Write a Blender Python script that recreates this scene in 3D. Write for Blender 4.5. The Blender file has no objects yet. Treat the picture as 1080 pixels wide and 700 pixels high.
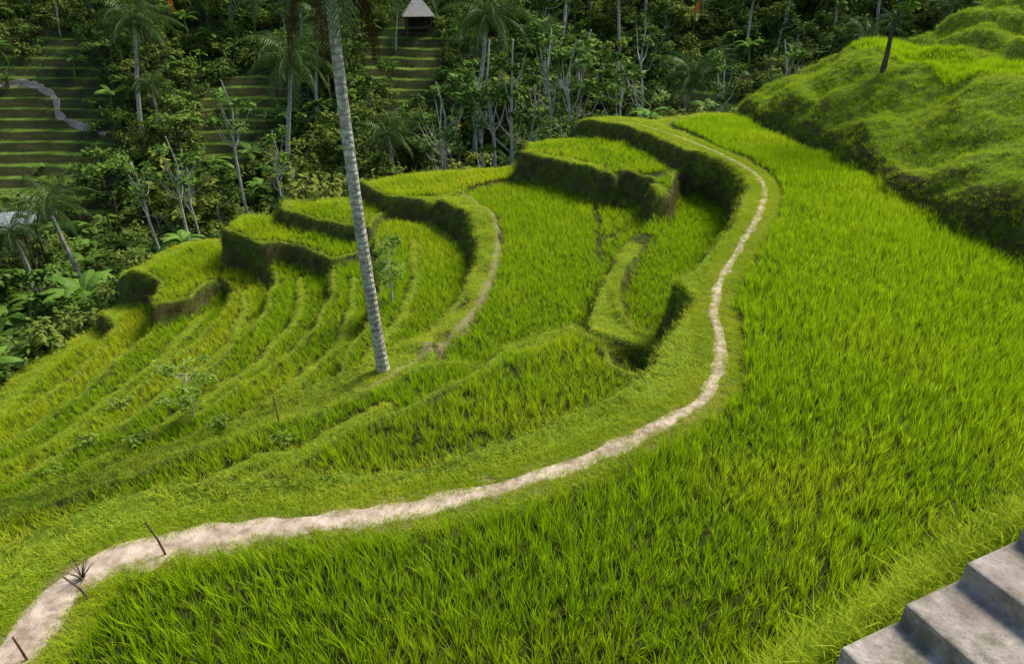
import bpy, math, random
import numpy as np
from mathutils import Vector
random.seed(7); rng=np.random.default_rng(7)
scene=bpy.context.scene
COL=scene.collection
# ---------------------------------------------------------------- survey helpers
EYE=np.array([0.,0.,9.]); PITCH=math.radians(28); F=720.
cp,sp=math.cos(PITCH),math.sin(PITCH)
def ray(u,v):
    a=(u-540)/F; b=-(v-350)/F
    return np.array([a, cp+b*sp, -sp+b*cp])
def on_level(u,v,z):
    d=ray(u,v); t=(z-EYE[2])/d[2]
    return EYE+d*t
def level_pts(L,z): return np.array([on_level(u,v,z)[:2] for u,v in L])
def hsh(ix,iy,s):
    v=np.sin(ix*127.1+iy*311.7+s*74.7)*43758.5453
    return v-np.floor(v)
def vn(x,y,sc,seed=0):
    X=x/sc+100;Y=y/sc+100
    ix=np.floor(X);iy=np.floor(Y);fx=X-ix;fy=Y-iy
    fx=fx*fx*(3-2*fx);fy=fy*fy*(3-2*fy)
    a=hsh(ix,iy,seed);b=hsh(ix+1,iy,seed);c=hsh(ix,iy+1,seed);d=hsh(ix+1,iy+1,seed)
    return (a*(1-fx)+b*fx)*(1-fy)+(c*(1-fx)+d*fx)*fy-.5
def sstep(a,b,x):
    t=np.clip((x-a)/(b-a),0,1); return t*t*(3-2*t)
def chaikin(P,n=2,closed=True):
    for _ in range(n):
        if closed:
            Q=np.roll(P,-1,0)
            P=np.stack([P*.75+Q*.25,P*.25+Q*.75],1).reshape(-1,P.shape[1])
        else:
            A=P[:-1];B=P[1:]
            M=np.stack([A*.75+B*.25,A*.25+B*.75],1).reshape(-1,P.shape[1])
            P=np.vstack([P[:1],M,P[-1:]])
    return P
def poly_sd(x,y,P,far=7.):
    x=np.asarray(x,float);y=np.asarray(y,float)
    lo=P.min(0);hi=P.max(0)
    dx=np.maximum(np.maximum(lo[0]-x,x-hi[0]),0);dy=np.maximum(np.maximum(lo[1]-y,y-hi[1]),0)
    out=np.hypot(dx,dy)+1.0
    m=out<far+1
    X=x[m];Y=y[m]
    d2=np.full(X.shape,1e9);ins=np.zeros(X.shape,bool)
    n=len(P)
    for i in range(n):
        ax,ay=P[i];bx,by=P[(i+1)%n]
        ex,ey=bx-ax,by-ay;L=ex*ex+ey*ey+1e-12
        t=np.clip(((X-ax)*ex+(Y-ay)*ey)/L,0,1)
        qx=X-ax-t*ex;qy=Y-ay-t*ey
        d2=np.minimum(d2,qx*qx+qy*qy)
        if ay!=by:
            c=((ay>Y)!=(by>Y))&(X<(bx-ax)*(Y-ay)/(by-ay)+ax)
            ins^=c
    d=np.sqrt(d2);d[ins]*=-1
    out[m]=d
    return out
def line_d(x,y,P):
    x=np.asarray(x,float);y=np.asarray(y,float)
    d2=np.full(x.shape,1e9);zz=np.zeros(x.shape)
    for i in range(len(P)-1):
        a=P[i];b=P[i+1];ex,ey=b[0]-a[0],b[1]-a[1];L=ex*ex+ey*ey+1e-12
        t=np.clip(((x-a[0])*ex+(y-a[1])*ey)/L,0,1)
        q=(x-a[0]-t*ex)**2+(y-a[1]-t*ey)**2
        m=q<d2
        d2=np.where(m,q,d2);zz=np.where(m,a[2]+(b[2]-a[2])*t,zz)
    return np.sqrt(d2),zz

# ---------------------------------------------------------------- terraces (outline surveyed, level in metres)
T=[]
def terrace(name,z,L,rice=1.0,grow=0.): T.append(dict(n=name,z=z,P=chaikin(level_pts(L,z)),rice=rice,g=grow))
terrace('main',0.,[(60,760),(75,690),(95,650),(135,612),(220,586),(300,573),(380,562),(450,552),(530,532),(600,510),(650,489),(700,466),(747,442),(775,412),(780,370),(770,335),(777,295),(797,262),(817,228),(824,196),(802,176),(762,156),(724,139),(704,131),(740,124),(775,124),(800,137),(870,165),(930,195),(960,225),(1040,255),(1080,290),(1180,360),(1260,470),(1200,600),(1080,690),(1000,730),(930,790),(500,800),(60,800)])
terrace('d',-1.1,[(265,522),(330,492),(400,460),(470,427),(540,397),(600,370),(628,363),(642,380),(634,408),(600,438),(560,463),(500,490),(440,508),(360,521)],1,.15)
terrace('c',-2.6,[(487,206),(545,193),(575,203),(612,214),(624,224),(626,260),(628,300),(618,330),(590,352),(545,375),(492,387),(460,375),(480,352),(510,312),(527,265),(525,230)],1,.1)
terrace('e',-2.4,[(395,201),(412,192),(480,186),(544,181),(546,188),(500,197),(470,203),(430,207)])
terrace('a',-0.9,[(552,162),(570,155),(610,150),(645,152),(672,168),(705,189),(714,205),(704,206),(690,195),(640,178),(600,169)],.7)
terrace('b',-2.4,[(735,213),(757,223),(761,240),(752,275),(728,315),(696,356),(670,337),(660,294),(677,257),(706,229)],1,.1)
terrace('c2',-2.7,[(634,214),(690,220),(672,238),(646,262),(634,285),(629,250)],.6)
terrace('ditch',-2.4,[(655,378),(685,392),(680,412),(655,422),(646,402)],.35)
terrace('k',-1.9,[(442,384),(486,394),(450,417),(400,446),(330,484),(250,524),(150,555),(60,582),(0,604),(-60,628),(-60,590),(0,566),(100,529),(200,492),(270,468),(340,440),(405,410)],1,.1)
terrace('h',-3.6,[(402,238),(440,246),(468,268),(478,292),(466,322),(441,352),(402,386),(372,404),(384,372),(399,332),(404,290)],1,.15)
terrace('m',-3.2,[(285,224),(330,217),(378,216),(392,228),(390,243),(345,237),(305,231)],.7,.05)
terrace('n1',-4.0,[(232,246),(262,234),(300,240),(350,250),(378,262),(372,274),(345,276),(300,264),(262,258)],.7,.05)
terrace('n2',-6.1,[(155,305),(178,278),(222,256),(229,290),(213,322),(180,328),(160,322)],1,.1)
terrace('r1',-4.4,[(372,285),(396,280),(395,315),(378,352),(350,387),(318,425),(260,458),(190,484),(120,512),(60,536),(45,528),(110,492),(180,460),(250,428),(305,393),(340,350),(356,312),(352,290)],1,.2)
terrace('r2',-5.2,[(290,278),(335,288),(342,306),(325,346),(290,386),(245,415),(200,444),(150,467),(90,498),(40,520),(20,520),(80,484),(140,453),(170,433),(225,401),(262,366),(286,330),(292,300)],1,.2)
terrace('r3',-6.1,[(240,282),(276,292),(280,312),(270,340),(250,364),(215,396),(175,425),(130,454),(70,486),(20,508),(0,508),(60,476),(110,448),(155,413),(200,380),(238,343),(252,315)],1,.2)
terrace('r4',-7.0,[(200,325),(240,316),(228,342),(190,375),(150,408),(108,443),(60,474),(0,500),(-30,505),(0,485),(45,460),(85,430),(115,400),(145,370),(175,345)],1,.2)
terrace('r5',-7.9,[(140,335),(168,330),(175,340),(150,362),(115,392),(85,420),(45,450),(0,478),(-40,495),(-40,470),(0,455),(50,422),(95,385),(120,355)],1,.2)
terrace('r6',-8.8,[(100,368),(112,368),(100,384),(76,410),(48,432),(22,446),(20,436),(45,415),(75,385)],.7,.2)
LV=lambda L,z:np.array([list(on_level(u,v,z)[:2])+[z] for u,v in L])
path_px=[(-90,800),(-30,740),(20,685),(62,628),(100,598),(150,581),(220,567),(300,555),(380,545),(450,535),(530,515),(600,492),(650,471),(700,448),(738,426),(757,400),(761,370),(752,332),(758,295),(781,260),(802,225),(809,197),(792,179),(760,163),(730,150),(700,139),(672,131),(650,129)]
PATH=chaikin(LV(path_px,0.08),3,False)
trail_px=[(488,208,-2.3),(524,226,-2.2),(526,268,-2.2),(508,312,-2.2),(478,352,-2.2),(444,378,-2.1),(400,407,-2.2),(340,437,-2.6),(270,465,-2.8),(200,488,-2.9),(100,524,-2.9),(0,561,-2.9),(-60,586,-2.9)]
LZ=lambda L:np.array([list(on_level(u,v,z)[:2])+[z] for u,v,z in L])
TRAIL=chaikin(LZ(trail_px),2,False)
rim_px=[(556,159,-.7),(600,167,-.7),(640,176,-.7),(692,193,-.75),(716,209,-.95),(710,222,-1.4),(690,242,-1.7),(668,266,-1.9),(650,292,-2.),(640,322,-2.),(655,350,-2.),(688,378,-1.9)]
RIM=chaikin(LZ(rim_px),2,False)
# low bunds that divide the wide steps of the left flank
def bund(z,L): return chaikin(LZ([(u,v,z) for u,v in L]),2,False)
BUNDS=[bund(-4.15,[(374,290),(372,330),(350,368),(308,408),(250,442),(190,474),(115,503),(52,532)]),
 bund(-4.95,[(315,292),(315,325),(290,362),(255,392),(212,424),(160,450),(115,477),(60,505)]),
 bund(-5.85,[(262,302),(258,335),(232,368),(190,402),(142,434),(90,467),(10,508)]),
 bund(-6.75,[(215,330),(185,360),(148,390),(110,423),(72,452),(20,482)]),
 bund(-3.35,[(440,250),(438,290),(428,325),(405,360),(385,385)]),
 bund(-1.65,[(400,428),(330,462),(250,498),(150,537),(60,570),(0,592)])]

S1=np.array([1.55,2.3]);SD=np.array([.917,.399]);SN=np.array([-.399,.917])
def outer(x,y):
    w=vn(x,y,17,1)*7+vn(x,y,7,2)*3
    z=-13.5+.485*np.maximum(y-58+w,0)+vn(x,y,9,3)*.8
    z=z+np.maximum(-x-60,0)*.25+np.maximum(x-35,0)*.25*sstep(50,60,y)
    z=z+vn(x,y,3.5,4)*.7
    st=.9; q=z/st; fl=np.floor(q); fr=q-fl
    zt=(fl+sstep(.6,.92,fr))*st
    z=np.where(y>57,zt*.9+z*.1,z)
    return z
def footx(y): return np.interp(y,[5,21,27.5,37.3,47,52],[17.6,17.1,16.7,17,15.7,15.2])
def height(x0,y0):
    x=x0;y=y0;n=x.size
    wx=x+vn(x,y,1.7,81)*.45+vn(x,y,.7,82)*.16;wy=y+vn(x,y,1.7,83)*.45+vn(x,y,.7,84)*.16
    best=np.full(n,1e9);sec=np.full(n,1e9);bz=np.zeros(n);sz=np.zeros(n);bi=np.zeros(n,int)
    W=np.zeros(n);Z=np.zeros(n);tau=.17
    dp,zp=line_d(x,y,PATH); dt,zt=line_d(x,y,TRAIL); dr,zr=line_d(wx,wy,RIM)
    items=[(poly_sd(wx,wy,t['P'])-t['g'],np.full(n,t['z'])) for t in T]+[(dp-.62,zp),(dt-.25,zt),(dr-.32,zr)]
    smin=np.full(n,1e9)
    for sd,zz in items: smin=np.minimum(smin,sd)
    for Bn in BUNDS:
        db,zb=line_d(wx,wy,Bn)
        # a bund is only as strong as the terrace it stands on
        items.append((np.where(db<.5,np.minimum(db-.17,smin-(.17-db)*2.2),db+1.),zb))
    b0=np.full(n,1e9)
    for sd,zz in items: b0=np.minimum(b0,sd)
    for i,(sd,zz) in enumerate(items):
        w=np.exp(-np.clip((sd-b0)/tau,0,60));W+=w;Z+=w*zz
        m=sd<best
        sec=np.where(m,best,np.minimum(sec,sd));sz=np.where(m,bz,np.where(sd<sec+1e-9,zz,sz))
        bz=np.where(m,zz,bz);bi=np.where(m,i,bi);best=np.where(m,sd,best)
    D=np.maximum(best,0);half=(sec-best)/2
    z=Z/W
    hi=(bz>sz+.2)
    rim=np.where(hi&(bi<len(T)+3),.26*np.exp(-((half-.26)/.13)**2),.0)*(dp>.7)
    z=z+rim+(vn(x,y,.9,5)*.22*np.clip(1-half,0,1)+vn(x,y,.8,6)*.04)*sstep(.5,1.,dp)
    o=outer(x,y)
    s=1-sstep(1.1,9.,D)
    z=z*s+o*(1-s)
    e=x-footx(y)+vn(x,y,2.5,85)*.9
    prof=np.interp(e,[0,.5,1.1,5.5,6,11,11.5,13,13.5,15,15.5,17,18,30],[0,1.1,1.6,4.,4.2,4.35,5.3,5.4,6.3,6.4,7.4,7.5,9,15])
    prof=prof+(vn(x,y,3,8)*1.1+vn(x,y,1.1,9)*.5+vn(x,y,.5,10)*.2)*sstep(.1,1.5,e)
    env=1-sstep(49.,57.,y)
    hz=prof*env+o*(1-env)
    z=np.where(e>0,np.maximum(hz,z*(env<1)+hz*(env>=1)),z)
    a=(x-S1[0])*SD[0]+(y-S1[1])*SD[1]; nn=(x-S1[0])*SN[0]+(y-S1[1])*SN[1]
    top=5.74+.30*np.clip(a,-9,9)+vn(x,y,.7,11)*.10
    top=top-.45*sstep(.0,-.12,nn)*sstep(-1.75,-1.6,nn)
    bank=top-2.6*np.maximum(nn,0)
    z=np.where(y<12,np.maximum(z,np.minimum(bank,12)),z)
    return z,D,best,dp,dt,e,half,bi,hi
xs=np.concatenate([np.arange(-170,-95,5),np.arange(-95,-27,.7),np.arange(-27,22,.12),np.arange(22,40,.35),np.arange(40,95,1.2),np.arange(95,171,5)])
ys=np.concatenate([np.arange(-90,0,4.),np.arange(0,1,.25),np.arange(1,52,.12),np.arange(52,108,.34),np.arange(108,185,4)])
GX,GY=np.meshgrid(xs,ys)
gz,gD,gIN,gdp,gdt,ge,ghalf,gbi,ghi=height(GX.ravel(),GY.ravel())
ny,nx=GX.shape
sh=lambda a:np.asarray(a,float).reshape(ny,nx)
GZ=sh(gz)
Zb=GZ.copy();Zb[1:-1,1:-1]=(GZ[1:-1,1:-1]*4+GZ[:-2,1:-1]+GZ[2:,1:-1]+GZ[1:-1,:-2]+GZ[1:-1,2:])/8
nearm=(GX>-26)&(GX<20)&(GY>7)&(GY<51);GZ=np.where(nearm,Zb,GZ);gz=GZ.ravel()
GD=sh(gD);GIN=sh(gIN);GDP=sh(gdp);GDT=sh(gdt);GH=sh(ghalf);GHI=sh(ghi);GE=sh(ge)
def samp(A,x,y):
    x=np.clip(np.asarray(x,float),xs[0],xs[-1]-1e-6);y=np.clip(np.asarray(y,float),ys[0],ys[-1]-1e-6)
    i=np.clip(np.searchsorted(xs,x,'right')-1,0,nx-2);j=np.clip(np.searchsorted(ys,y,'right')-1,0,ny-2)
    fx=(x-xs[i])/(xs[i+1]-xs[i]);fy=(y-ys[j])/(ys[j+1]-ys[j])
    return (A[j,i]*(1-fx)+A[j,i+1]*fx)*(1-fy)+(A[j+1,i]*(1-fx)+A[j+1,i+1]*fx)*fy
def near_i(A,x,y):
    i=np.clip(np.searchsorted(xs,x,'right')-1,0,nx-2);j=np.clip(np.searchsorted(ys,y,'right')-1,0,ny-2)
    return A.reshape(ny,nx)[j,i]
def gh(x,y): return samp(GZ,x,y)
def hit(u,v,t0=3,t1=220):
    d=ray(u,v);t=np.arange(t0,t1,.1);P=EYE+d*t[:,None]
    k=np.argmax(P[:,2]<gh(P[:,0],P[:,1])); p=P[k];return float(p[0]),float(p[1]),float(gh(p[0],p[1]))
def at_dist(u,y,z=None):
    x=0
    for _ in range(4):
        zz=float(gh(x,y)) if z is None else z
        x=(u-540)/F*(cp*y-sp*(zz-9))
    return x,y,float(gh(x,y))
def ztop(v,y): return 9-y*math.tan(PITCH+math.atan((v-350)/F))

# ---------------------------------------------------------------- materials
def mat(name):
    m=bpy.data.materials.new(name);m.use_nodes=True;nt=m.node_tree
    for n in list(nt.nodes):nt.nodes.remove(n)
    return m,nt,nt.nodes.new('ShaderNodeOutputMaterial')
def N(nt,t,**k):
    n=nt.nodes.new(t)
    for a,b in k.items():setattr(n,a,b)
    return n
def mixc(nt,f,a,b):
    n=nt.nodes.new('ShaderNodeMix');n.data_type='RGBA'
    for s,v in((0,f),(6,a),(7,b)):
        if hasattr(v,'is_linked'):nt.links.new(v,n.inputs[s])
        else:n.inputs[s].default_value=v if s==0 else (*v,1)
    return n.outputs[2]
def mth(nt,op,a,b=0.,c=None,clamp=False):
    n=nt.nodes.new('ShaderNodeMath');n.operation=op;n.use_clamp=clamp
    for i,v in enumerate((a,b,c)):
        if v is None:continue
        if hasattr(v,'is_linked'):nt.links.new(v,n.inputs[i])
        else:n.inputs[i].default_value=v
    return n.outputs[0]
def noise(nt,vec,scale,detail=4,rough=.6):
    n=nt.nodes.new('ShaderNodeTexNoise');n.inputs['Scale'].default_value=scale;n.inputs['Detail'].default_value=detail;n.inputs['Roughness'].default_value=rough
    if vec is not None:nt.links.new(vec,n.inputs['Vector'])
    return n.outputs['Fac']
def ramp(nt,f,a,b):
    n=nt.nodes.new('ShaderNodeMapRange');n.inputs[1].default_value=a;n.inputs[2].default_value=b
    nt.links.new(f,n.inputs[0]);return n.outputs[0]
def attr(nt,name,ty='GEOMETRY'):
    n=nt.nodes.new('ShaderNodeAttribute');n.attribute_name=name;n.attribute_type=ty;return n.outputs['Fac']
def leafmat(name,dark,light,patch,trans=.4,tintw=.7,rnd=.4,glossy=0.,pd=.45):
    m,nt,o=mat(name);L=nt.links
    oi=N(nt,'ShaderNodeObjectInfo')
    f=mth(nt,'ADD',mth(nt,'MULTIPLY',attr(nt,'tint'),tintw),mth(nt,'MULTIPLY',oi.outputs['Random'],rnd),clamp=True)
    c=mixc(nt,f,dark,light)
    c2=mixc(nt,f,tuple(v*pd for v in patch),patch)
    c=mixc(nt,attr(nt,'patch','INSTANCER'),c,c2)
    p=N(nt,'ShaderNodeBsdfDiffuse');L.new(c,p.inputs['Color']);sh_=p.outputs[0]
    if glossy>0:
        g=N(nt,'ShaderNodeBsdfGlossy');g.inputs['Roughness'].default_value=.45;g.inputs['Color'].default_value=(.8,.8,.8,1)
        ms=N(nt,'ShaderNodeMixShader');ms.inputs[0].default_value=glossy;L.new(sh_,ms.inputs[1]);L.new(g.outputs[0],ms.inputs[2]);sh_=ms.outputs[0]
    if trans>0:
        tr=N(nt,'ShaderNodeBsdfTranslucent');L.new(c,tr.inputs['Color'])
        ms=N(nt,'ShaderNodeMixShader');ms.inputs[0].default_value=trans
        L.new(sh_,ms.inputs[1]);L.new(tr.outputs[0],ms.inputs[2]);sh_=ms.outputs[0]
    L.new(sh_,o.inputs[0])
    return m
def solid(name,c1,c2,sc=8,rough=.85,bump=.3,bsc=None,detail=6,moss=None):
    m,nt,o=mat(name);L=nt.links
    tc=N(nt,'ShaderNodeTexCoord').outputs['Object']
    f=ramp(nt,noise(nt,tc,sc,detail,.65),.35,.65)
    p=N(nt,'ShaderNodeBsdfPrincipled');p.inputs['Roughness'].default_value=rough;p.inputs['Specular IOR Level'].default_value=.2
    c=mixc(nt,f,c1,c2)
    if moss:
        c=mixc(nt,mth(nt,'MULTIPLY',ramp(nt,noise(nt,tc,sc*.55,7,.75),.53,.66),.75),c,moss)
        c=mixc(nt,mth(nt,'MULTIPLY',ramp(nt,noise(nt,tc,sc*9,4,.7),.56,.7),.5),c,tuple(v*.4 for v in c1))
    L.new(c,p.inputs['Base Color'])
    b=N(nt,'ShaderNodeBump');b.inputs['Strength'].default_value=bump;b.inputs['Distance'].default_value=.05
    L.new(noise(nt,tc,bsc or sc*3,6,.7),b.inputs['Height']);L.new(b.outputs[0],p.inputs['Normal'])
    L.new(p.outputs[0],o.inputs[0]);return m
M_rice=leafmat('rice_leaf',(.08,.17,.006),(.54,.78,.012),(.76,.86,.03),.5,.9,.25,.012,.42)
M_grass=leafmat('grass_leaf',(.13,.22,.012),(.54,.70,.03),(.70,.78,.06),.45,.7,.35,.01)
M_wallg=leafmat('bank_moss_leaf',(.06,.09,.014),(.28,.38,.03),(.22,.18,.06),.45,.6,.4,.0)
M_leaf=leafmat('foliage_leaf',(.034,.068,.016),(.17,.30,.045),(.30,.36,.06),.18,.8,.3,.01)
M_leafb=leafmat('sapling_leaf',(.2,.3,.05),(.44,.60,.10),(.2,.3,.05),.4)
M_palm=leafmat('palm_leaf',(.035,.072,.018),(.15,.25,.045),(.14,.22,.04),.15,.7,.3,.04)
M_dry=leafmat('dry_frond',(.05,.033,.018),(.13,.085,.045),(.1,.07,.03),0)
M_ban=leafmat('banana_leaf',(.07,.17,.03),(.26,.46,.05),(.2,.36,.05),.3,.8,.2,.03)
M_bark=solid('dark_bark',(.05,.04,.03),(.13,.11,.09),6)
M_pale=solid('pale_bark',(.32,.31,.27),(.66,.64,.58),4)
def palmbark():
    m,nt,o=mat('palm_bark');L=nt.links
    tc=N(nt,'ShaderNodeTexCoord').outputs['Object']
    w=N(nt,'ShaderNodeTexWave',bands_direction='Z');w.inputs['Scale'].default_value=1.7;w.inputs['Distortion'].default_value=6.;w.inputs['Detail'].default_value=4;w.inputs['Detail Scale'].default_value=2.5;L.new(tc,w.inputs['Vector'])
    f=ramp(nt,noise(nt,tc,5,7,.8),.4,.62)
    c=mixc(nt,f,(.32,.29,.25),(.80,.76,.70))
    c=mixc(nt,mth(nt,'MULTIPLY',ramp(nt,w.outputs['Fac'],.3,.0),.6),c,(.15,.13,.11))
    c=mixc(nt,mth(nt,'MULTIPLY',ramp(nt,noise(nt,tc,1.6,5,.7),.52,.64),.7),c,(.18,.18,.12))
    p=N(nt,'ShaderNodeBsdfPrincipled');p.inputs['Roughness'].default_value=.9;L.new(c,p.inputs['Base Color'])
    b=N(nt,'ShaderNodeBump');b.inputs['Strength'].default_value=.6;b.inputs['Distance'].default_value=.03;L.new(w.outputs['Fac'],b.inputs['Height']);L.new(b.outputs[0],p.inputs['Normal'])
    L.new(p.outputs[0],o.inputs[0]);return m
M_pbark=palmbark()
M_path=solid('packed_earth',(.34,.25,.18),(.74,.60,.50),3.5,.95,.6,14)
M_track=solid('track_earth',(.26,.21,.16),(.42,.35,.29),1.2,.95,.5,8)
M_conc=solid('weathered_concrete',(.26,.21,.18),(.58,.50,.44),3.5,.9,.5,40,8,(.10,.11,.05))
M_tin=solid('tin_roof',(.28,.33,.36),(.48,.53,.56),3,.5,.1)
M_thatch=solid('thatch',(.3,.28,.24),(.5,.48,.44),6,.95,.6)
M_wood=solid('old_wood',(.06,.04,.03),(.14,.10,.07),10)
M_cloth=solid('orange_cloth',(.7,.16,.02),(.8,.22,.03),3)
def groundmat():
    m,nt,o=mat('terrain_ground');L=nt.links
    geo=N(nt,'ShaderNodeNewGeometry');pos=geo.outputs['Position']
    sx=N(nt,'ShaderNodeSeparateXYZ');L.new(geo.outputs['Normal'],sx.inputs[0])
    n1=noise(nt,pos,1.3,4,.7);n2=noise(nt,pos,9,5,.75);n3=noise(nt,pos,.5,3)
    grass=mixc(nt,ramp(nt,n2,.35,.65),(.07,.13,.012),(.26,.38,.025))
    soil=mixc(nt,ramp(nt,n2,.4,.65),(.05,.038,.02),(.19,.14,.07))
    soil=mixc(nt,ramp(nt,n1,.44,.56),soil,(.10,.15,.025))
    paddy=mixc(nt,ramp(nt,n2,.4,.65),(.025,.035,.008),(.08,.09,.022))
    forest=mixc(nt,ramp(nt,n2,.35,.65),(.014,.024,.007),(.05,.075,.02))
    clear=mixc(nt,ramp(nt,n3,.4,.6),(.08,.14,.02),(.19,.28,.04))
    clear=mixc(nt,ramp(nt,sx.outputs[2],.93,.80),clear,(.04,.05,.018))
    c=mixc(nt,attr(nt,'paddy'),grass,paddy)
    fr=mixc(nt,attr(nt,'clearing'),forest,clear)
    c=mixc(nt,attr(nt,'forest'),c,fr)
    steep=ramp(nt,mth(nt,'ADD',sx.outputs[2],mth(nt,'MULTIPLY',mth(nt,'SUBTRACT',n1,.5),.5)),.82,.62)
    c=mixc(nt,mth(nt,'MULTIPLY',steep,attr(nt,'wall')),c,soil)
    c=mixc(nt,mth(nt,'MULTIPLY',attr(nt,'path'),.85),c,(.36,.27,.18))
    p=N(nt,'ShaderNodeBsdfPrincipled');p.inputs['Roughness'].default_value=.95;p.inputs['Specular IOR Level'].default_value=.1
    L.new(c,p.inputs['Base Color'])
    b=N(nt,'ShaderNodeBump');b.inputs['Strength'].default_value=.8;b.inputs['Distance'].default_value=.12;L.new(n2,b.inputs['Height']);L.new(b.outputs[0],p.inputs['Normal'])
    L.new(p.outputs[0],o.inputs[0]);return m
M_ground=groundmat()

# ---------------------------------------------------------------- terrain mesh
def clearing_mask(x,y):
    a=x/np.maximum(y,1)
    m1=sstep(-.54,-.60,a+vn(x,y,8,77)*.07)*sstep(56,60,y)*sstep(94,82,y)
    m2=sstep(7,4,np.hypot((x+12),(y-83)*.7))
    m3=sstep(6,4,np.hypot((x+29),(y-76)*.7))
    m4=sstep(6,3,np.hypot((x-24),(y-82)*.7))
    return np.clip(m1+m2+m3+m4,0,1)
vx=np.stack([GX.ravel(),GY.ravel(),gz],1)
me=bpy.data.meshes.new('terrain')
idx=np.arange(nx*ny).reshape(ny,nx)
fc=np.stack([idx[:-1,:-1],idx[:-1,1:],idx[1:,1:],idx[1:,:-1]],-1).reshape(-1,4)
me.vertices.add(len(vx));me.vertices.foreach_set('co',vx.ravel())
me.loops.add(fc.size);me.loops.foreach_set('vertex_index',fc.ravel().astype(np.int32))
me.polygons.add(len(fc));me.polygons.foreach_set('loop_start',np.arange(0,fc.size,4,dtype=np.int32))
me.update(calc_edges=True)
me.polygons.foreach_set('use_smooth',np.ones(len(fc),bool))
X=GX.ravel();Y=GY.ravel()
hillm=(ge>0)&(Y<55)
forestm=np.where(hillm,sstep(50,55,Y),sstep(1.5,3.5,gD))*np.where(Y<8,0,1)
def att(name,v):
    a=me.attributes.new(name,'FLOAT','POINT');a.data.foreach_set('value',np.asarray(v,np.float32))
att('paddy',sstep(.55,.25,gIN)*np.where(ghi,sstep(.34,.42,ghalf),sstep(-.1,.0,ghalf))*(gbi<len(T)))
att('forest',forestm)
att('clearing',clearing_mask(X,Y))
att('path',np.maximum(sstep(.55,.25,gdp+vn(X,Y,.5,21)*.3),.75*sstep(.24,.08,gdt+vn(X,Y,.4,22)*.2)))
wallm=np.clip(.75+.25*sstep(24,31,Y),0,1)*np.where(hillm,np.where(ge<1.6,.9,.3),1)*np.where(gdp<1.2,.4,1)
att('wall',wallm)
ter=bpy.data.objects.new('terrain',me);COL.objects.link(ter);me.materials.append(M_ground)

def ribbon(name,P,hw,mt,lift=.03,nc=7,jit=.2):
    V=[];Fc=[]
    n=len(P);tan=np.gradient(P[:,:2],axis=0);tan/=np.linalg.norm(tan,axis=1)[:,None]+1e-9
    nor=np.stack([-tan[:,1],tan[:,0]],1)
    for i in range(n):
        h=hw[i] if hasattr(hw,'__len__') else hw
        for k in range(nc):
            s=k/(nc-1)*2-1
            q=P[i,:2]+nor[i]*s*h*(1+jit*2*float(vn(P[i,0],P[i,1],.45,31+(s>0)*3)))
            edge=abs(s)>.99
            V.append((q[0],q[1],float(gh(q[0],q[1]))+(lift if not edge else -.04)))
    for i in range(n-1):
        for k in range(nc-1):
            a=i*nc+k;Fc.append((a,a+1,a+nc+1,a+nc))
    m=bpy.data.meshes.new(name);m.from_pydata(V,[],Fc);m.materials.append(mt)
    for p in m.polygons:p.use_smooth=True
    o=bpy.data.objects.new(name,m);COL.objects.link(o);return o
def resample(P,st):
    s=np.r_[0,np.cumsum(np.linalg.norm(np.diff(P[:,:2],axis=0),axis=1))]
    q=np.arange(0,s[-1],st);return np.stack([np.interp(q,s,P[:,i]) for i in range(P.shape[1])],1)
PR=resample(PATH,.15)
HWY=([5,8,9.5,11,14,20,30,45],[.52,.42,.26,.20,.175,.16,.15,.12])
hw=np.interp(PR[:,1],*HWY)
ribbon('footpath',PR,hw*1.15,M_path,jit=.55)

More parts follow.
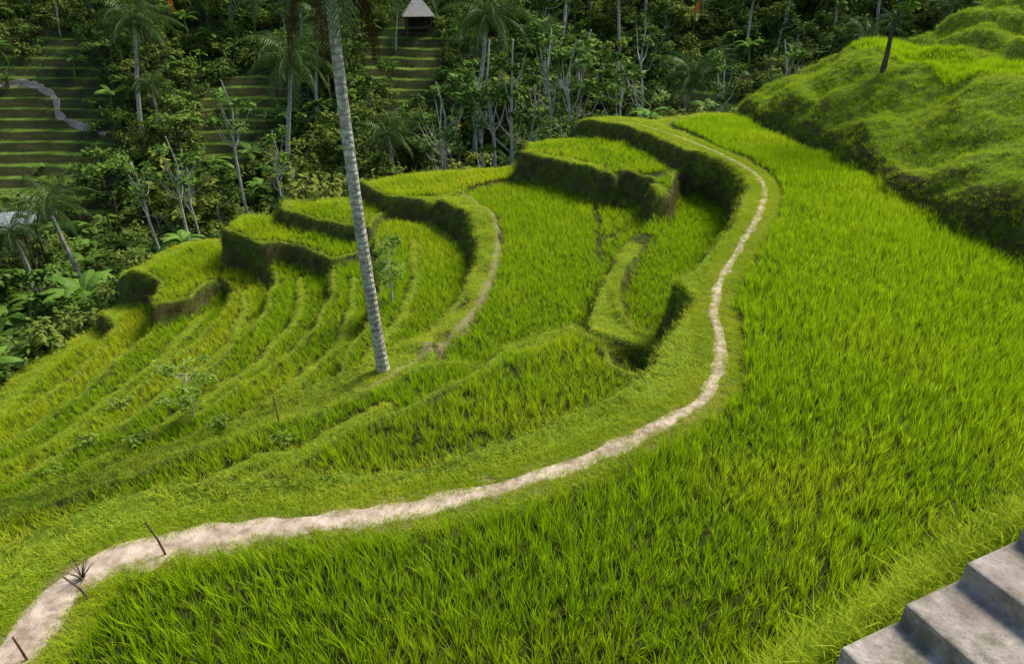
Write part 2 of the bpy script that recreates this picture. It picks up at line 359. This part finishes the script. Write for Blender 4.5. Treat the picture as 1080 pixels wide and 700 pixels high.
# ---------------------------------------------------------------- generic mesh pieces
class B:
    def __init__(s): s.v=[];s.f=[];s.t=[];s.m=[]
    def quad(s,pts,tint,mi=0):
        n=len(s.v);s.v+= [tuple(p) for p in pts];s.t+= tint if isinstance(tint,list) else [tint]*len(pts)
        s.f.append(tuple(range(n,n+len(pts))));s.m.append(mi)
    def blade(s,base,az,L,lean,curve,w,seg=3,mi=0,t0=0.,t1=1.):
        dx,dy=math.cos(az),math.sin(az);n0=len(s.v)
        tw=az+random.uniform(1.0,2.1);wx,wy=math.cos(tw),math.sin(tw)
        for i in range(seg+1):
            q=i/seg;h=(lean*q+curve*q*q)*L;zz=L*q*(1-.25*(lean+curve)*q)
            c=(base[0]+dx*h,base[1]+dy*h,base[2]+zz);ww=w*(1-q)**.7*.5*(1.0 if i else .6)
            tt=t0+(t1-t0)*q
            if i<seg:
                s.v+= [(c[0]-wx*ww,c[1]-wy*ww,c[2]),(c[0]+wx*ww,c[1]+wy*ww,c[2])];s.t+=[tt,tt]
            else: s.v.append(c);s.t.append(tt)
        for i in range(seg-1):
            a=n0+2*i;s.f.append((a,a+1,a+3,a+2));s.m.append(mi)
        a=n0+2*(seg-1);s.f.append((a,a+1,a+2));s.m.append(mi)
    def tube(s,P,R,n=8,mi=0,tint=.5):
        P=[Vector(p) for p in P];n0=len(s.v)
        for i,p in enumerate(P):
            d=(P[min(i+1,len(P)-1)]-P[max(i-1,0)]).normalized()
            a=d.cross(Vector((.3,.95,.1))).normalized();b=d.cross(a)
            for k in range(n):
                g=2*math.pi*k/n;q=p+(a*math.cos(g)+b*math.sin(g))*R[i];s.v.append(tuple(q));s.t.append(tint)
        for i in range(len(P)-1):
            for k in range(n):
                a=n0+i*n+k;b=n0+i*n+(k+1)%n;s.f.append((a,b,b+n,a+n));s.m.append(mi)
        s.f.append(tuple(n0+(len(P)-1)*n+k for k in range(n)));s.m.append(mi)
    def leaf(s,c,nrm,size,asp=.5,tint=.5,mi=0):
        nrm=Vector(nrm).normalized();a=nrm.orthogonal().normalized();g=random.uniform(0,6.28)
        b=nrm.cross(a);d=a*math.cos(g)+b*math.sin(g);e=nrm.cross(d)
        c=Vector(c);s.quad([c-d*size,c+e*size*asp,c+d*size,c-e*size*asp],tint,mi)
    def mesh(s,name,mats,smooth=False):
        m=bpy.data.meshes.new(name);m.from_pydata(s.v,[],s.f)
        a=m.attributes.new('tint','FLOAT','POINT');a.data.foreach_set('value',np.array(s.t,np.float32))
        for x in mats:m.materials.append(x)
        m.polygons.foreach_set('material_index',np.array(s.m,np.int32))
        if smooth:m.polygons.foreach_set('use_smooth',np.ones(len(s.f),bool))
        m.update();return m
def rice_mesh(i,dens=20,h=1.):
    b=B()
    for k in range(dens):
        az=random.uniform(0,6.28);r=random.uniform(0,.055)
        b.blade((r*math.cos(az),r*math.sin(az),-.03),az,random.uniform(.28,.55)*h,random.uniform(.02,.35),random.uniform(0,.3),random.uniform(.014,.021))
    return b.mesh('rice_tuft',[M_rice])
def grass_mesh(i,n=26,hmul=1.,mt=None):
    b=B()
    for k in range(n):
        az=random.uniform(0,6.28);r=random.uniform(0,.17);a2=random.uniform(0,6.28)
        b.blade((r*math.cos(a2),r*math.sin(a2),-.03),az,random.uniform(.06,.20)*hmul,random.uniform(.1,.7),random.uniform(0,.6),random.uniform(.010,.017),2,t0=.2)
    return b.mesh('grass_tuft',[mt or M_grass])
def tree_mesh(name,h,cr,ncl,nl,ls,tr,trunkmat=M_bark,leafm=M_leaf,crown_from=.45,sparse=1.,lean=0.):
    b=B();pts=[];n=7
    for i in range(n):
        q=i/(n-1);pts.append((lean*h*q*q+random.uniform(-.03,.03)*h*q,random.uniform(-.03,.03)*h*q,h*.9*q-.5*(i==0)))
    b.tube(pts,[tr*(1-.75*i/(n-1))*(1.3 if i==0 else 1) for i in range(n)],7,0)
    def tp(q):
        k=min(int(q*(n-1)),n-2);f=q*(n-1)-k;return Vector(pts[k]).lerp(Vector(pts[k+1]),f)
    for c in range(ncl):
        q=random.uniform(crown_from,1);a=random.uniform(0,6.28)
        rr=cr*random.uniform(.25,1)*math.sqrt(max(.12,1-((q-.68)/.5)**2))
        base=tp(max(.25,q-.12));cc=tp(q)+Vector((math.cos(a)*rr,math.sin(a)*rr,random.uniform(-.02,.12)*h))
        mid=base.lerp(cc,.5)+Vector((0,0,-.04*h))
        b.tube([base,mid,cc],[tr*.32,tr*.2,tr*.07],5,0)
        rc=cr*random.uniform(.2,.38)*sparse**.3;ct=random.uniform(0,.7)
        for k in range(nl):
            d=rng.normal(0,1,3);d/=np.linalg.norm(d)
            d*=rc*random.uniform(.3,1.05);d[2]*=.6
            p=cc+Vector(d.tolist())
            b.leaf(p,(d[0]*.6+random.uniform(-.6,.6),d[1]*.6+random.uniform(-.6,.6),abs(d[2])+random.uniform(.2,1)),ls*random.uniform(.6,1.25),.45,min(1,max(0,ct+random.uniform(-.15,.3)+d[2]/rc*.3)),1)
    return b.mesh(name,[trunkmat,leafm])
def frond(b,org,az,el,L,npair,mi,droop,lw=.05,ll=.55):
    d=Vector((math.cos(az),math.sin(az),0));p=Vector(org);pts=[p.copy()];a=el;seg=10
    for i in range(seg):
        dirv=d*math.cos(a)+Vector((0,0,1))*math.sin(a);p=p+dirv*(L/seg);pts.append(p.copy());a-=droop/seg*(1+.6*i/seg)
    b.tube(pts,[.035*(1-.8*i/seg) for i in range(seg+1)],4,mi,.7)
    side=Vector((-math.sin(az),math.cos(az),0));tt=random.uniform(.1,.8)
    for k in range(npair):
        q=.12+.88*k/(npair-1);f=q*seg;i=min(int(f),seg-1);c=pts[i].lerp(pts[i+1],f-i)
        fw=(pts[i+1]-pts[i]).normalized();l=ll*math.sin(math.pi*min(.97,(.18+.8*q)))*random.uniform(.8,1.1)
        for sg in(-1,1):
            dv=(side*sg*.8+fw*.55+Vector((0,0,-.35-random.uniform(0,.35)))).normalized()
            w=fw*lw
            m=c+dv*l*.5;e=c+dv*l+Vector((0,0,-.25*l))
            b.quad([c-w*.3,c+w*.3,m+w*.5,e,m-w*.5],min(1,tt+random.uniform(-.2,.2)),mi)
def palm_mesh(name,pts,radii,nf=22,L=3.6,npair=26,dead=5,rings=True,ll=.75):
    b=B();b.tube(pts,radii,12 if rings else 7,0)
    top=Vector(pts[-1])
    for i in range(nf):
        frond(b,top+Vector((0,0,.1)),i*2.399+random.uniform(-.2,.2),math.radians(75-100*i/nf),L*random.uniform(.85,1.1),npair,1,math.radians(random.uniform(60,95)),.06,ll)
    for i in range(dead):
        frond(b,top-Vector((0,0,.1)),random.uniform(0,6.28),math.radians(-50),L*.8,npair-6,2,math.radians(35),.045,ll*.7)
    for i in range(8):
        a=random.uniform(0,6.28);c=top+Vector((math.cos(a)*.28,math.sin(a)*.28,-.25-random.uniform(0,.2)))
        b.tube([c+Vector((0,0,.13)),c+Vector((0,0,.08)),c,c-Vector((0,0,.09)),c-Vector((0,0,.14))],[.02,.1,.13,.09,.02],7,2)
    return b.mesh(name,[M_pbark,M_palm,M_dry])
def banana_mesh(name,nl=9,L=2.2):
    b=B();b.tube([(0,0,-.3),(0,0,.8),(.05,0,1.6)],[.14,.11,.07],8,0)
    for i in range(nl):
        az=i*2.4+random.uniform(-.3,.3);a=math.radians(random.uniform(40,80));d=Vector((math.cos(az),math.sin(az),0));s=Vector((-math.sin(az),math.cos(az),0))
        p=Vector((.04,0,1.5));seg=8;L2=L*random.uniform(.8,1.15);prev=None;tt=random.uniform(.2,1)
        for k in range(seg+1):
            q=k/seg;w=.26*math.sin(math.pi*min(.98,max(.03,(q-.12)/.9)))**.6 if q>.12 else .03
            w*=random.uniform(.85,1.1)
            fold=Vector((0,0,-.35*w));cur=(p+s*w+fold,p.copy(),p-s*w+fold)
            if prev:
                b.quad([prev[0],prev[1],cur[1],cur[0].lerp(prev[0],.06)],tt,1);b.quad([prev[1],prev[2],cur[2].lerp(prev[2],.06),cur[1]],tt*.9,1)
            prev=cur;p=p+(d*math.cos(a)+Vector((0,0,math.sin(a))))*(L2/seg);a-=math.radians(random.uniform(10,17))
    return b.mesh(name,[M_ban,M_ban])
def bush_mesh(name,r,h,n,ls,mt=M_leaf):
    b=B();cl=[(random.uniform(-.6,.6)*r,random.uniform(-.6,.6)*r,random.uniform(.2,.8)*h,random.random()) for _ in range(9)]
    for c in cl: b.tube([(0,0,-.2),(c[0]*.5,c[1]*.5,c[2]*.6),(c[0],c[1],c[2])],[.04,.03,.01],4,0)
    for k in range(n):
        c=random.choice(cl);d=Vector((random.gauss(0,1),random.gauss(0,1),random.gauss(0,1))).normalized()*random.uniform(.4,1)*r*.45
        b.leaf((c[0]+d.x,c[1]+d.y,max(.02,c[2]+d.z*.8)),(d.x+random.uniform(-.3,.3),d.y+random.uniform(-.3,.3),abs(d.z)+.3),ls*random.uniform(.6,1.3),.5,min(1,max(0,c[3]*.7+random.uniform(-.1,.3))),1)
    return b.mesh(name,[M_bark,mt])
def broad_mesh(name):
    b=B()
    for k in range(16):
        az=random.uniform(0,6.28);L=random.uniform(.6,1.3);r=random.uniform(.2,.8)
        c=Vector((math.cos(az)*r,math.sin(az)*r,L));b.tube([(0,0,-.1),(c*.6),c],[.02,.015,.01],4,0)
        d=Vector((math.cos(az),math.sin(az),-.5));s=Vector((-math.sin(az),math.cos(az),0));z=random.uniform(.25,.5);t=random.uniform(.1,1)
        b.quad([c-d*z*.4,c+s*z*.45,c+d*z*.4+s*z*.3,c+d*z*1.1,c+d*z*.4-s*z*.3,c-s*z*.45],t,1)
    return b.mesh(name,[M_ban,M_ban])

# ---------------------------------------------------------------- instancing
def protos(cname,meshes):
    c=bpy.data.collections.new(cname)
    for i,m in enumerate(meshes):
        o=bpy.data.objects.new('%s_variety_%s'%(cname,chr(97+i)),m);c.objects.link(o)
    return c
def scatter(name,col,pts,rot,scl,idx,patch):
    m=bpy.data.meshes.new(name);n=len(pts);m.vertices.add(n);m.vertices.foreach_set('co',np.asarray(pts,np.float32).ravel())
    a=m.attributes.new('rot','FLOAT_VECTOR','POINT');a.data.foreach_set('vector',np.asarray(rot,np.float32).ravel())
    a=m.attributes.new('scl','FLOAT_VECTOR','POINT');a.data.foreach_set('vector',np.asarray(scl,np.float32).ravel())
    a=m.attributes.new('patch','FLOAT','POINT');a.data.foreach_set('value',np.asarray(patch,np.float32).ravel())
    a=m.attributes.new('idx','INT','POINT');a.data.foreach_set('value',np.asarray(idx,np.int32))
    o=bpy.data.objects.new(name,m);COL.objects.link(o)
    g=bpy.data.node_groups.new(name+'_scatter','GeometryNodeTree')
    g.interface.new_socket('Geometry',in_out='INPUT',socket_type='NodeSocketGeometry');g.interface.new_socket('Geometry',in_out='OUTPUT',socket_type='NodeSocketGeometry')
    gi=g.nodes.new('NodeGroupInput');go=g.nodes.new('NodeGroupOutput');ip=g.nodes.new('GeometryNodeInstanceOnPoints');ci=g.nodes.new('GeometryNodeCollectionInfo')
    ci.inputs['Collection'].default_value=col;ci.inputs['Separate Children'].default_value=True;ci.inputs['Reset Children'].default_value=True
    def na(nm,dt):
        k=g.nodes.new('GeometryNodeInputNamedAttribute');k.data_type=dt;k.inputs['Name'].default_value=nm
        return [s for s in k.outputs if s.enabled and s.name=='Attribute'][0]
    L=g.links
    L.new(gi.outputs[0],ip.inputs['Points']);L.new(ci.outputs[0],ip.inputs['Instance']);ip.inputs['Pick Instance'].default_value=True
    L.new(na('idx','INT'),ip.inputs['Instance Index']);L.new(na('rot','FLOAT_VECTOR'),ip.inputs['Rotation']);L.new(na('scl','FLOAT_VECTOR'),ip.inputs['Scale'])
    L.new(ip.outputs[0],go.inputs[0])
    md=o.modifiers.new('scatter','NODES');md.node_group=g
    return o
def do_scatter(name,col,nvar,x,y,smin,smax,tilt=.1,sink=0.,sz=None,patch=None,idx=None,rot=None):
    n=len(x);z=gh(x,y)-sink
    if rot is None: rot=np.stack([rng.normal(0,tilt,n),rng.normal(0,tilt,n),rng.uniform(0,6.28,n)],1)
    s=rng.uniform(smin,smax,n);sc=np.stack([s,s,s*(sz if sz is not None else 1)],1)
    print(name,n)
    return scatter(name,col,np.stack([x,y,z],1),rot,sc,rng.integers(0,nvar,n) if idx is None else idx,np.zeros(n) if patch is None else patch)
rice_col=protos('rice_plant',[rice_mesh(i) for i in range(6)])
S_=.195
gx,gy=np.meshgrid(np.arange(-27,19,S_),np.arange(4,50,S_))
x=gx.ravel()+rng.normal(0,.04,gx.size);y=gy.ravel()+rng.normal(0,.04,gx.size)
bi=near_i(gbi,x,y);half=samp(GH,x,y);ind=samp(GIN,x,y);hi=samp(GHI,x,y);dp=samp(GDP,x,y);zt=gh(x,y)
NX=3+len(BUNDS)
tz=np.array([t['z'] for t in T]+[99]*NX)[bi];ricef=np.array([t['rice'] for t in T]+[0]*NX)[bi]
edge=vn(x,y,.6,41)*.12
k=(bi<len(T))&(half>np.where(hi>.5,.50,.13)+edge)&(ind<.6+edge)&(np.abs(zt-tz)<.35)
k&=(bi>0)|(ind<-.02+edge)
k&=(samp(GE,x,y)<.1)&(dp>.5)
k&=rng.random(len(x))<ricef**.6
k&=~((bi==1)&(rng.random(len(x))>.8+.2*sstep(-.5,2,x)))
k&=np.abs(x)<y*1.1+7
rx,ry=x[k],y[k];rbi=bi[k]
gx,gy=np.meshgrid(np.arange(22.5,26.5,.2),np.arange(36,49.5,.2));rx=np.r_[rx,gx.ravel()+rng.normal(0,.04,gx.size)];ry=np.r_[ry,gy.ravel()+rng.normal(0,.04,gx.size)];rbi=np.r_[rbi,np.zeros(gx.size,int)]
sz=1+.45*vn(rx,ry,3.,51)+.3*vn(rx,ry,.9,52)
tone=np.array([float(hsh(np.array(float(i)),np.array(3.),5)) for i in range(len(T)+NX)])[rbi]
patch=np.clip(.25+1.3*vn(rx,ry,5,53)+.9*vn(rx,ry,1.3,54)+.9*(tone-.5)+.6*(rbi==1),0,1)
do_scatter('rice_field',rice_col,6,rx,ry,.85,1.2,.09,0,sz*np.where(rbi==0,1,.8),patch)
# grass on the banks
grass_col=protos('grass_plant',[grass_mesh(i) for i in range(5)]+[grass_mesh(6,22,1.9)])
n=135000
x=rng.uniform(-26,34,n);y=rng.uniform(1.2,54,n)
def info(x,y):
    zz=gh(x,y);eps=.12;gxx=(gh(x+eps,y)-gh(x-eps,y))/(2*eps);gyy=(gh(x,y+eps)-gh(x,y-eps))/(2*eps)
    return zz,gxx,gyy,np.hypot(gxx,gyy)
D_=samp(GD,x,y);IN_=samp(GIN,x,y);dp_=samp(GDP,x,y);dt_=samp(GDT,x,y);half=samp(GH,x,y);hi_=samp(GHI,x,y)>.5
e_=samp(GE,x,y);hill=(e_>0)
zz,_,_,slope=info(x,y)
bank=(zz>.3)&(y<9)
hwp=np.interp(y,*HWY)
k=((D_<3.)|hill|bank)&((IN_>.6)|(half<np.where(hi_,.38,.04))|(near_i(gbi,x,y)>=len(T))|bank|hill)&(dp_>hwp*1.0)&((dt_>.13)|(rng.random(n)<.2))
k&=(rng.random(n)<np.where(hill,.6,1.))&((slope<1.2)|(dp_<1.3)|hill|bank)
sa=(x-S1[0])*SD[0]+(y-S1[1])*SD[1];sn=(x-S1[0])*SN[0]+(y-S1[1])*SN[1]
k&=~((sn<.0)&(sn>-1.75)&(y<8)&(sa>-1.5)&(sa<4))
k&=np.abs(x)<y*1.1+8
x=x[k];y=y[k];hl=hill[k];sl=slope[k];nearp=dp_[k]<.6
gsz=1+.8*vn(x,y,1.2,61)
top_=(sl<.8)&~hl
gi_=rng.integers(0,5,len(x));gi_=np.where((rng.random(len(x))<.10)&(hl|(D_[k]>.8)),5,gi_)
do_scatter('bank_grass',grass_col,6,x,y,.8,1.5,.2,0,gsz*np.where(nearp,.6,1)*np.where(top_,.7,1),np.clip(.3+1.4*vn(x,y,2.2,62)+.5*top_-.45*hl-.3*(sl>1),0,1),gi_)
# growth hanging on the steep terrace walls
wall_col=protos('wall_plant',[grass_mesh(i,24,1.3,M_wallg) for i in range(4)])
n=700000
x=rng.uniform(-26,22,n);y=rng.uniform(7,52,n)
zz,gxx,gyy,sl=info(x,y);e_=samp(GE,x,y)
k=(sl>.9)&((samp(GD,x,y)<2.)|(e_>-.2))&(samp(GDP,x,y)>.5)&(rng.random(n)<np.where(e_>1.5,.05,np.clip(.10*sl,0,.4)))&(np.abs(x)<y*1.05+5)&~((zz>.2)&(y<9))
x=x[k];y=y[k];sl=sl[k];gxx=gxx[k];gyy=gyy[k];m_=len(x)
az_=np.arctan2(-gyy,-gxx)+rng.normal(0,.4,m_);th=np.arctan(sl)*rng.uniform(.5,1.1,m_)
do_scatter('wall_moss_and_grass',wall_col,4,x,y,.6,1.3,sink=0,sz=rng.uniform(.5,1.2,m_),patch=np.clip(.35+1.8*vn(x,y,1.1,66)+.15*(y>28),0,1),rot=np.stack([rng.normal(0,.2,m_),th,az_],1))
n=3800;a=rng.uniform(-1.6,3.5,n);b=rng.uniform(-.05,.9,n)
x=S1[0]+SD[0]*a+SN[0]*b;y=S1[1]+SD[1]*a+SN[1]*b
n2=12000;ii=rng.integers(0,len(PR)-1,n2);off=rng.choice([-1,1],n2)*(hw[ii]*.85+rng.uniform(-.08,.5,n2))
tg=np.gradient(PR[:,:2],axis=0);tg/=np.linalg.norm(tg,axis=1)[:,None]
x2=PR[ii,0]-tg[ii,1]*off;y2=PR[ii,1]+tg[ii,0]*off
gi_=np.r_[np.where(rng.random(n)<.4,5,rng.integers(0,5,n)),rng.integers(0,5,n2)]
x=np.r_[x,x2];y=np.r_[y,y2]
do_scatter('path_edge_grass',grass_col,6,x,y,.45,.95,.25,0,None,np.clip(.3+vn(x,y,.8,63),0,1),gi_)

# ---------------------------------------------------------------- forest
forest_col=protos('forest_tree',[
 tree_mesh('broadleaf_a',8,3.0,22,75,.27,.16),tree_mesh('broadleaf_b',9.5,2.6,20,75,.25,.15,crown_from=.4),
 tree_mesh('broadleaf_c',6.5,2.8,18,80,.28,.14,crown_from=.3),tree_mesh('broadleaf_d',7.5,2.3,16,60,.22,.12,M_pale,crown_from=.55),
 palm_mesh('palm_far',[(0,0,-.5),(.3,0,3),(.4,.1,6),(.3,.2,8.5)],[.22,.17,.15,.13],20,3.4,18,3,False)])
under_col=protos('undergrowth_plant',[bush_mesh('bush_a',1.5,1.6,260,.18),bush_mesh('bush_b',1.2,2.2,260,.16),broad_mesh('taro'),banana_mesh('banana',9,1.9),bush_mesh('bush_c',1.8,1.2,260,.22)])
def jgrid(x0,x1,y0,y1,s):
    gx,gy=np.meshgrid(np.arange(x0,x1,s),np.arange(y0,y1,s));return gx.ravel()+rng.uniform(-.45,.45,gx.size)*s,gy.ravel()+rng.uniform(-.45,.45,gx.size)*s
x,y=jgrid(-85,75,14,118,3.8)
Dd=samp(GD,x,y);e=x-footx(y);out=((e<0)|(y>56))&(Dd>np.where(y>42,12,6))&(np.abs(x)<y*.9+6)
cm=clearing_mask(x,y);cm2=np.maximum(cm,clearing_mask(x*1.1,y*1.1))
k=out&(cm2<.3+.7*(rng.random(len(x))<.05))&(rng.random(len(x))<.82)
x=x[k];y=y[k];ti=rng.choice(5,len(x),p=[.25,.16,.25,.10,.24])
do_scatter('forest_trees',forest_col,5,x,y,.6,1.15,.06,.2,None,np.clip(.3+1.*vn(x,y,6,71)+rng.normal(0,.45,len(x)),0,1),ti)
x,y=jgrid(-80,70,13,112,1.5)
Dd=samp(GD,x,y);e=x-footx(y);out=((e<0)|(y>53))&(Dd>2.4)&(np.abs(x)<y*.9+6)
k=out&(clearing_mask(x,y)<.35+.70*rng.random(len(x)))
x=x[k];y=y[k];ti=rng.choice(5,len(x),p=[.26,.22,.20,.16,.16])
do_scatter('undergrowth',under_col,5,x,y,.7,1.35,.1,.1,None,np.clip(.3+1.*vn(x,y,6,72)+rng.normal(0,.35,len(x)),0,1),ti)

# ---------------------------------------------------------------- individual trees
def add(name,m,loc,rz=0.,s=1.,par=None):
    o=bpy.data.objects.new(name,m);COL.objects.link(o) ;o.location=loc;o.rotation_euler=(0,0,rz);o.scale=(s,s,s)
    if par:o.parent=par
    return o
bx,by,_=on_level(405,392,-2.2);bz=float(gh(bx,by))
pts=[];rad=[]
for i in range(30):
    q=i/29;z=-.35+12.5*q;v=[0,0,z]
    pts.append((-.40*q-.12*math.sin(q*3.1),.15*q,z));rad.append((.18-.05*q+.07*math.exp(-q*30))*(1+.035*(i%2)))
add('coconut_palm',palm_mesh('coconut_palm',pts,rad,26,4.3,34,12,True,.9),(bx,by,bz))
pm=[palm_mesh('coconut_palm_mid',[(0,0,-.5),(.25,0,2.5),(.6,.1,5),(1.1,.1,7.5),(1.5,.2,10)],[.24,.17,.15,.13,.12],24,3.9,24,4,True,.8) for _ in range(2)]
for u,v,yy,sc_,k in((130,22,70,1.,0),(295,62,62,.85,1),(510,18,68,1.,0),(722,80,64,.75,1),(420,30,85,.8,1),(600,5,90,1.,0),(330,20,75,.9,1),(60,10,88,.9,1)):
    x,y,z=at_dist(u,yy,ztop(v,yy));h=ztop(v,yy)-z
    s=max(.5,h/10);add('coconut_palm',pm[k],(x-1.5*s*.6,y,z),random.uniform(-.7,.7),s)
sm=[tree_mesh('slender_tree',10,1.5,10,30,.17,.11,M_pale,crown_from=.66,lean=random.uniform(-.06,.08)) for _ in range(4)]
for i,(u,v,yy) in enumerate(((182,120,47),(196,140,50),(155,150,46),(475,60,52),(517,10,53),(541,10,52),(585,0,53),(602,10,54),(614,0,55),(683,-5,54),(500,70,53),(455,85,54),(240,60,56),(560,50,57),(770,40,60),(830,20,62),(655,30,60),(290,120,54))):
    x,y,z=at_dist(u,yy,ztop(v+50,yy));h=ztop(v,yy)-z
    add('slender_tree',sm[i%4],(x,y,z),random.uniform(0,6.2),max(.5,h/10))
x,y,z=hit(930,78);z=float(gh(x,y));add('hillside_tree',tree_mesh('hillside_tree',7,2.6,16,80,.2,.15,M_bark,lean=.05,crown_from=.5),(x,y,z-.1))
x,y,z=hit(205,440);add('sapling',tree_mesh('sapling',2.2,1.1,20,50,.08,.03,M_pale,M_leafb,crown_from=.3),(x,y,z-.05))
x,y,z=hit(414,322);add('sapling',tree_mesh('sapling_tall',3.8,1.0,20,50,.09,.05,M_pale,M_leafb,crown_from=.25),(x,y,z-.05))
bm_=banana_mesh('banana_plant',10,2.2)
for u,v,yy in((345,120,53),(365,125,55),(325,130,52),(100,250,42),(118,268,41),(70,262,43),(150,235,45),(225,170,52),(395,110,57),(85,300,38),(260,165,53)):
    x,y,z=at_dist(u,yy,ztop(v,yy));s=random.uniform(.9,1.2)
    add('banana_plant',bm_,(x,y,z+.1),random.uniform(0,6),s*1.25)
shm=bush_mesh('shrub',.45,.5,150,.07,M_leafb)
for u,v in((150,470),(232,450),(128,432),(60,500),(300,470),(95,470)):
    x,y,z=hit(u,v);add('shrub',shm,(x,y,z),random.uniform(0,6),random.uniform(.7,1.1))
def stake(u,v,h,lean):
    x,y,z=hit(u,v);b=B();b.tube([(0,0,-.2),(lean*.4,0,h*.5),(lean,.02,h)],[.02,.017,.012],6,0)
    add('wooden_stake',b.mesh('wooden_stake',[M_wood]),(x,y,z))
stake(178,588,.75,-.22);stake(100,636,.5,-.35);stake(32,700,.5,-.08);stake(295,447,.8,-.05)
x,y,z=hit(88,612);b=B()
for k in range(22): b.blade((0,0,0),random.uniform(0,6.28),random.uniform(.2,.45),random.uniform(.2,.8),.4,.03,3)
add('dry_shrub',b.mesh('dry_shrub',[M_dry]),(x,y,z))

# ---------------------------------------------------------------- stairs
def stairs():
    import bmesh
    bm=bmesh.new();tread=.40;rise=.12;n=9;W=1.5
    prof=[(0,-1.2)]
    for k in range(n):
        prof.append((k*tread,k*rise));prof.append(((k+1)*tread,k*rise))
    prof.append((n*tread,-1.2))
    a=[bm.verts.new((p[0],0,p[1])) for p in prof];c=[bm.verts.new((p[0],-W,p[1])) for p in prof]
    bm.faces.new(a[::-1]);bm.faces.new(c)
    m=len(prof)
    for i in range(m):bm.faces.new((a[i],a[(i+1)%m],c[(i+1)%m],c[i]))
    bmesh.ops.recalc_face_normals(bm,faces=bm.faces)
    me=bpy.data.meshes.new('concrete_stairs');bm.to_mesh(me);bm.free();me.materials.append(M_conc)
    o=bpy.data.objects.new('concrete_stairs',me);COL.objects.link(o)
    ang=math.atan2(SD[1],SD[0]);o.rotation_euler=(0,0,ang);o.location=(2.0-.80*SD[0],2.42-.80*SD[1],6.15-.24)
    bv=o.modifiers.new('bevel','BEVEL');bv.width=.015;bv.segments=2
stairs()

# ---------------------------------------------------------------- huts
def box(b,x0,x1,y0,y1,z0,z1,mi):
    p=[(x0,y0,z0),(x1,y0,z0),(x1,y1,z0),(x0,y1,z0),(x0,y0,z1),(x1,y0,z1),(x1,y1,z1),(x0,y1,z1)]
    for f in((0,1,5,4),(1,2,6,5),(2,3,7,6),(3,0,4,7),(4,5,6,7),(3,2,1,0)):b.quad([p[i] for i in f],.5,mi)
def hut(name,loc,rz,w,d,hwall,hroof,roofm,ov=.5,hip=True):
    e=bpy.data.objects.new(name,None);COL.objects.link(e);e.location=loc;e.rotation_euler=(0,0,rz)
    b=B()
    for sx in(-1,1):
        for sy in(-1,1):box(b,sx*w/2-.07,sx*w/2+.07,sy*d/2-.07,sy*d/2+.07,-3,hwall,0)
    add('posts',b.mesh('posts',[M_wood]),(0,0,0),par=e)
    b=B();box(b,-w/2+.1,w/2-.1,-d/2+.1,d/2-.1,.1,.35,0);box(b,-w/2+.1,w/2-.1,d/2-.2,d/2-.1,.36,hwall,0);box(b,-w/2+.1,-w/2+.2,-d/2+.1,d/2-.21,.36,hwall,0)
    add('platform_and_walls',b.mesh('walls',[M_wood]),(0,0,0),par=e)
    b=B();W,D2=w/2+ov,d/2+ov;r=w*.1 if hip else W
    q=[(-W,-D2,hwall-.15),(W,-D2,hwall-.15),(W,D2,hwall-.15),(-W,D2,hwall-.15)];t0=(-r,0,hwall+hroof);t1=(r,0,hwall+hroof)
    b.quad([q[0],q[1],t1,t0],.5);b.quad([q[2],q[3],t0,t1],.5);b.quad([q[1],q[2],t1],.5);b.quad([q[3],q[0],t0],.5)
    m=b.mesh('roof',[roofm]);ro=add('roof',m,(0,0,0),par=e);so=ro.modifiers.new('s','SOLIDIFY');so.thickness=.12
    return e
x,y,z=at_dist(442,88,ztop(40,88));z=float(gh(x,y));hut('thatched_hut',(x,y,max(z,ztop(34,88))),.2,2.8,2.6,1.6,1.9,M_thatch)
x,y,z=at_dist(4,46,ztop(240,46));hut('tin_roof_hut',(x,y,ztop(256,46)),.3,3.0,2.4,1.5,.7,M_tin,.4,False)
for u,v,yy in((733,10,80),(178,8,82)):
    x,y,z=at_dist(u,yy,ztop(v,yy));h=ztop(v-8,yy)-z
    b=B();b.tube([(0,0,0),(0,0,h)],[.04,.03],6,0);b.quad([(0,0,h),(.55,.1,h-.1),(.5,.15,h-1.1),(0,0,h-1.2)],.5,1)
    add('flag',b.mesh('flag',[M_wood,M_cloth]),(x,y,z))
tp=[hit(u,v) for u,v in((-20,92),(15,88),(40,92),(62,104),(58,118),(75,130),(98,138),(115,142))]
tp=resample(chaikin(np.array(tp),3,False),.3)
ribbon('dirt_track',tp,.36,M_track,.06,jit=.5)

# ---------------------------------------------------------------- light, sky, camera
w=bpy.data.worlds.new('World');scene.world=w;w.use_nodes=True;nt=w.node_tree
sk=nt.nodes.new('ShaderNodeTexSky');sk.sky_type='NISHITA';sk.sun_disc=False
sdir=Vector((.52,.36,.76)).normalized()
el=math.asin(sdir.z);az=math.atan2(sdir.x,sdir.y)
sk.sun_elevation=el;sk.sun_rotation=az
bg=nt.nodes['Background'];nt.links.new(sk.outputs[0],bg.inputs[0]);bg.inputs[1].default_value=.15
ld=bpy.data.lights.new('sun','SUN');ld.energy=4.8;ld.angle=math.radians(22);ld.color=(1,.93,.76)
lo=bpy.data.objects.new('sun',ld);COL.objects.link(lo);lo.rotation_euler=sdir.to_track_quat('Z','Y').to_euler()
cd=bpy.data.cameras.new('camera');cd.lens=24;cd.sensor_width=36;cd.clip_end=600
co=bpy.data.objects.new('camera',cd);COL.objects.link(co);co.location=EYE.tolist();co.rotation_euler=(math.pi/2-PITCH,0,0);scene.camera=co
scene.view_settings.view_transform='Standard';scene.view_settings.look='None';scene.view_settings.exposure=0
